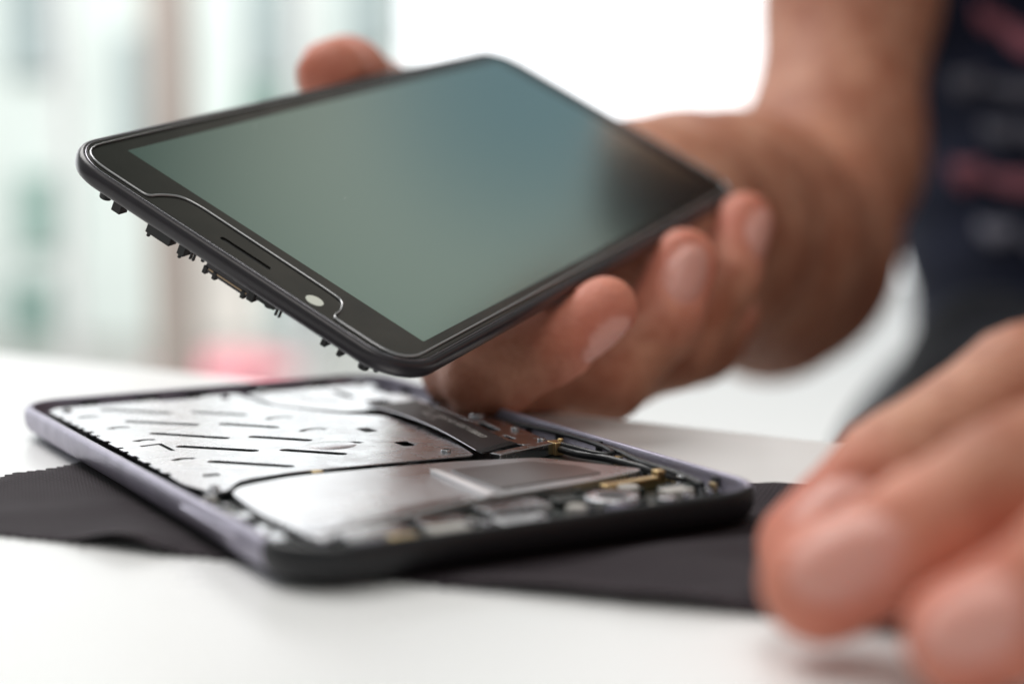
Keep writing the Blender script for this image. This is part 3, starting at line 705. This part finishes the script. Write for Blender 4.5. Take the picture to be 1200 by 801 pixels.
def tr_post(P, d): return d+1.5*np.sin(P[..., 2]*.08+P[..., 1]*.05)
trous = sdf_mesh('trousers', trG, (100, 400, -745), (620, 1060, 20), 6, M['trouser'], person, tr_post)
# printed patches on the shirt: short curved ribbons that follow the cloth
def shirt_y(x, z):
    ys = np.arange(680, 900, 2.0, dtype=np.float32); P = np.stack([np.full_like(ys, x), ys, np.full_like(ys, z)], -1)
    d = shirt_post(P, shirtG.ev(P)); i = np.argmax(d < 0); return float(ys[i])-1.2
def patch(px0, py0, px1, py1, w, m, depth=780):
    bm = bmesh.new(); n_ = 14; rows = []
    for i in range(n_+1):
        t = i/n_; px = px0+(px1-px0)*t; py = py0+(py1-py0)*t+6*math.sin(t*PI*1.3)
        row = []
        ww = w*(.35+.65*math.sin(PI*min(max(t*.96+.02, 0), 1))**.5)
        for s in (-1, -.3, .3, 1):
            q = at(px, py+s*ww/2, depth)
            for _ in range(4):
                y = shirt_y(q[0], q[2]); q = at(px, py+s*ww/2, depth*y/q[1]) if False else at(px, py+s*ww/2, (y/ (math.cos(PITCH)-(-(py+s*ww/2-400.5)/F)*0+0)) if False else y/(FW[1]-UPV[1]*(py+s*ww/2-400.5)/F))
            row.append(bm.verts.new((q[0], q[1]-.6, q[2])))
        rows.append(row)
    for a, b_ in zip(rows, rows[1:]):
        for k in range(3): bm.faces.new((a[k], a[k+1], b_[k+1], b_[k]))
    g = bmesh.ops.extrude_face_region(bm, geom=list(bm.faces)); bmesh.ops.translate(bm, verts=[v for v in g['geom'] if isinstance(v, bmesh.types.BMVert)], vec=(0, 1.2, 0))
    return bm_obj('shirt_print', bm, M[m], shirt, smooth=True)
for a in ((1142, 10, 1172, 30, 26, 'print_pink'), (1168, 26, 1240, 66, 30, 'print_pink'), (1114, 94, 1150, 96, 28, 'print_grey'), (1156, 100, 1250, 102, 20, 'print_grey'), (1150, 146, 1192, 158, 22, 'print_grey'), (1196, 150, 1260, 170, 26, 'print_grey'),
          (1114, 198, 1150, 206, 34, 'print_pink'), (1152, 208, 1260, 214, 24, 'print_pink'), (1146, 264, 1190, 276, 26, 'print_grey'), (1200, 280, 1260, 294, 20, 'print_grey')):
    patch(*a)

# ================================================================== room behind: blurred far things
def pxz(px, py, Y):   # point seen at that pixel on the plane y = Y
    d = Y/(FW[1]-UPV[1]*(py-400.5)/F); return at(px, py, d)
def slab(name, px0, px1, py0, py1, Y, thick, m, label, cat, group=None, parent=None):
    a = pxz(px0, py1, Y); b_ = pxz(px1, py0, Y); bm = bmesh.new(); box(bm, a[0], Y, a[2], b_[0], Y+thick, b_[2])
    o = bm_obj(name, bm, m, parent, bevel=4)
    if parent is None: tag(o, label, cat, group)
    return o
FL = -745.0
bm = bmesh.new(); box(bm, -4000, -1500, FL-40, 4000, 9000, FL); fl = bm_obj('floor', bm, mat('pale floor', (.42, .41, .39), .35, vary=.05, vscale=2)); tag(fl, kind='structure')
Mcol = mat('taupe plaster', (.36, .31, .28), .8, vary=.1, vscale=5); Mwhite = mat('white painted frame', (.8, .8, .8), .5, vary=.04, vscale=5)
Mteal = mat('teal green glass panel', (.24, .36, .32), .4, vary=.3, vscale=2); Mfac = mat('pale green-grey facade', (.62, .68, .65), .8, vary=.1, vscale=1.5); Mgr = mat('grey green shutter', (.3, .36, .36), .6, vary=.1, vscale=3)
Mbeige = mat('beige plaster', (.6, .57, .53), .8, vary=.1, vscale=3); Mred = mat('pink red vinyl', (.66, .24, .28), .4, vary=.1, vscale=6)
def post(px0, px1, Y, m, name, label, cat, h=2600):
    a = pxz(px0, 200, Y); b_ = pxz(px1, 200, Y); bm = bmesh.new(); box(bm, a[0], Y, FL, b_[0], Y+(b_[0]-a[0]), FL+h)
    return tag(bm_obj(name, bm, m, bevel=5), label, cat)
post(172, 222, 3000, Mcol, 'column', 'tall taupe column, out of focus, left of the held screen', 'column')
post(66, 84, 2700, Mwhite, 'window_post', 'blurred white upright at the far left, left of the taupe column', 'window post')
post(346, 366, 2700, Mwhite, 'window_post', 'blurred white upright right of the taupe column, behind the screen top', 'window post')
# pale house across the way
hs = empty('house', loc=(-1500, 6400, FL)); tag(hs, 'pale blurred house front with grey-green windows, beyond the left of the table', 'house')
def hpart(name, px0, px1, py0, py1, Y, th, m, parent=hs):
    a = pxz(px0, py1, Y); b_ = pxz(px1, py0, Y); bm = bmesh.new(); ox, oy, oz = -1500, 6400, FL
    z0 = max(a[2], FL); box(bm, a[0]-ox, Y-oy, z0-oz, b_[0]-ox, Y+th-oy, b_[2]-oz); return bm_obj(name, bm, m, parent, bevel=6)
w = hpart('wall', -160, 470, -260, 440, 6400, 300, Mfac)
for (x0, x1, y0, y1, m_) in ((6, 60, -60, 88, Mgr), (22, 84, 205, 292, Mteal), (140, 172, 40, 200, Mgr), (286, 334, -40, 90, Mgr), (282, 334, 100, 190, Mteal), (402, 458, -60, 60, Mgr), (326, 384, 300, 420, Mgr), (10, 60, 330, 410, Mteal)):
    f = hpart('window', x0, x1, y0, y1, 6350, 60, m_)
hpart('door', 222, 300, 250, 440, 6340, 60, Mbeige)
# red stool
p = pxz(262, 420, 3600); st = empty('stool', loc=(p[0], 3600, FL)); tag(st, 'round red padded stool, blurred, just above the table edge', 'stool')
topz = p[2]+24-FL
bm = bmesh.new(); bmesh.ops.create_uvsphere(bm, u_segments=40, v_segments=20, radius=1, matrix=Matrix.Translation((0, 0, topz-48)) @ Matrix.Diagonal((160, 160, 36, 1))); bm_obj('seat', bm, Mred, st, smooth=True)
for a in range(4):
    bm = bmesh.new(); tube(bm, [(80*math.cos(a*PI/2+.7), 80*math.sin(a*PI/2+.7), topz-60), (110*math.cos(a*PI/2+.7), 110*math.sin(a*PI/2+.7), 0)], 12, 10, 1); bm_obj('leg', bm, M['black'], st, smooth=True)

# ================================================================== world light and lamps
wd = bpy.data.worlds.new('World'); scn.world = wd; wd.use_nodes = True
nt = wd.node_tree; bg = nt.nodes['Background']
tc = nt.nodes.new('ShaderNodeTexCoord'); sep = nt.nodes.new('ShaderNodeSeparateXYZ'); nt.links.new(tc.outputs['Generated'], sep.inputs[0])
def mr(val, f0, f1, t0=0, t1=1):
    n = nt.nodes.new('ShaderNodeMapRange'); n.interpolation_type = 'SMOOTHSTEP'
    n.inputs['From Min'].default_value = f0; n.inputs['From Max'].default_value = f1; n.inputs['To Min'].default_value = t0; n.inputs['To Max'].default_value = t1
    nt.links.new(val, n.inputs['Value']); return n.outputs['Result']
def mth(op, a, b_):
    n = nt.nodes.new('ShaderNodeMath'); n.operation = op
    for i, v in enumerate((a, b_)):
        if isinstance(v, (int, float)): n.inputs[i].default_value = v
        else: nt.links.new(v, n.inputs[i])
    return n.outputs[0]
dt = nt.nodes.new('ShaderNodeVectorMath'); dt.operation = 'DOT_PRODUCT'; dt.inputs[1].default_value = (-.25, .968, 0); nt.links.new(tc.outputs['Generated'], dt.inputs[0])
horiz = mr(dt.outputs['Value'], .62, .86)
vert = mth('MULTIPLY', mr(sep.outputs['Z'], .30, .46, 1, 0), mr(sep.outputs['Z'], -.6, -.3))
win = mth('MULTIPLY', horiz, vert)
def blob(dirv, c0, c1):
    d = Vector(dirv).normalized(); n = nt.nodes.new('ShaderNodeVectorMath'); n.operation = 'DOT_PRODUCT'; n.inputs[1].default_value = d; nt.links.new(tc.outputs['Generated'], n.inputs[0])
    return mr(n.outputs['Value'], c0, c1)
def mixc(fac, a, b_):
    n = nt.nodes.new('ShaderNodeMix'); n.data_type = 'RGBA'
    nt.links.new(fac, n.inputs[0])
    for i, v in ((6, a), (7, b_)):
        if isinstance(v, tuple): n.inputs[i].default_value = (*v, 1)
        else: nt.links.new(v, n.inputs[i])
    return n.outputs[2]
up = mr(sep.outputs['Z'], -.1, .35)
c = mixc(up, (.03, .027, .024), (.26, .28, .27))
front = mr(sep.outputs['Y'], -.3, .5)
c = mixc(mth('MULTIPLY', front, mr(sep.outputs['Z'], .3, .5)), c, (.15, .178, .160))
c = mixc(blob((.265, .772, .578), .972, 1.0), c, (.66, .62, .56))
c = mixc(blob((.235, .825, .515), .990, 1.0), c, (.26, .36, .42))
c = mixc(win, c, (2.3, 2.36, 2.4))
nt.links.new(c, bg.inputs['Color']); bg.inputs['Strength'].default_value = 1.0

def area(name, loc, target, sx, sy, power, col=(1, 1, 1)):
    l = bpy.data.lights.new(name, 'AREA'); l.shape = 'RECTANGLE'; l.size = sx; l.size_y = sy; l.energy = power; l.color = col
    o = bpy.data.objects.new(name, l); COL.objects.link(o); o.location = loc
    o.rotation_euler = (Vector(target)-Vector(loc)).to_track_quat('-Z', 'Y').to_euler(); return o
area('window_light', (-.8, 1.25, 1.8), (0, .25, 0), 1.3, 1.3, 37, (1, .98, .96))
area('front_fill', (.05, -.35, 1.35), (0.04, .25, 0), .7, .7, 5.6, (1, .95, .9))  # unseen fill lamp, added to brighten the fingers and near hand
area('facade_fill', (-1.0, 2.3, 2.6), (-1.2, 6.4, 0), 2.5, 1.2, 330, (1, 1, 1))  # added lamp out of view, only to brighten the house front and far objects

scn.view_settings.view_transform = 'Standard'; scn.view_settings.look = 'None'; scn.view_settings.exposure = 0; scn.view_settings.gamma = 1
scn.cycles.use_denoising = True
scn.cycles.max_bounces = 8
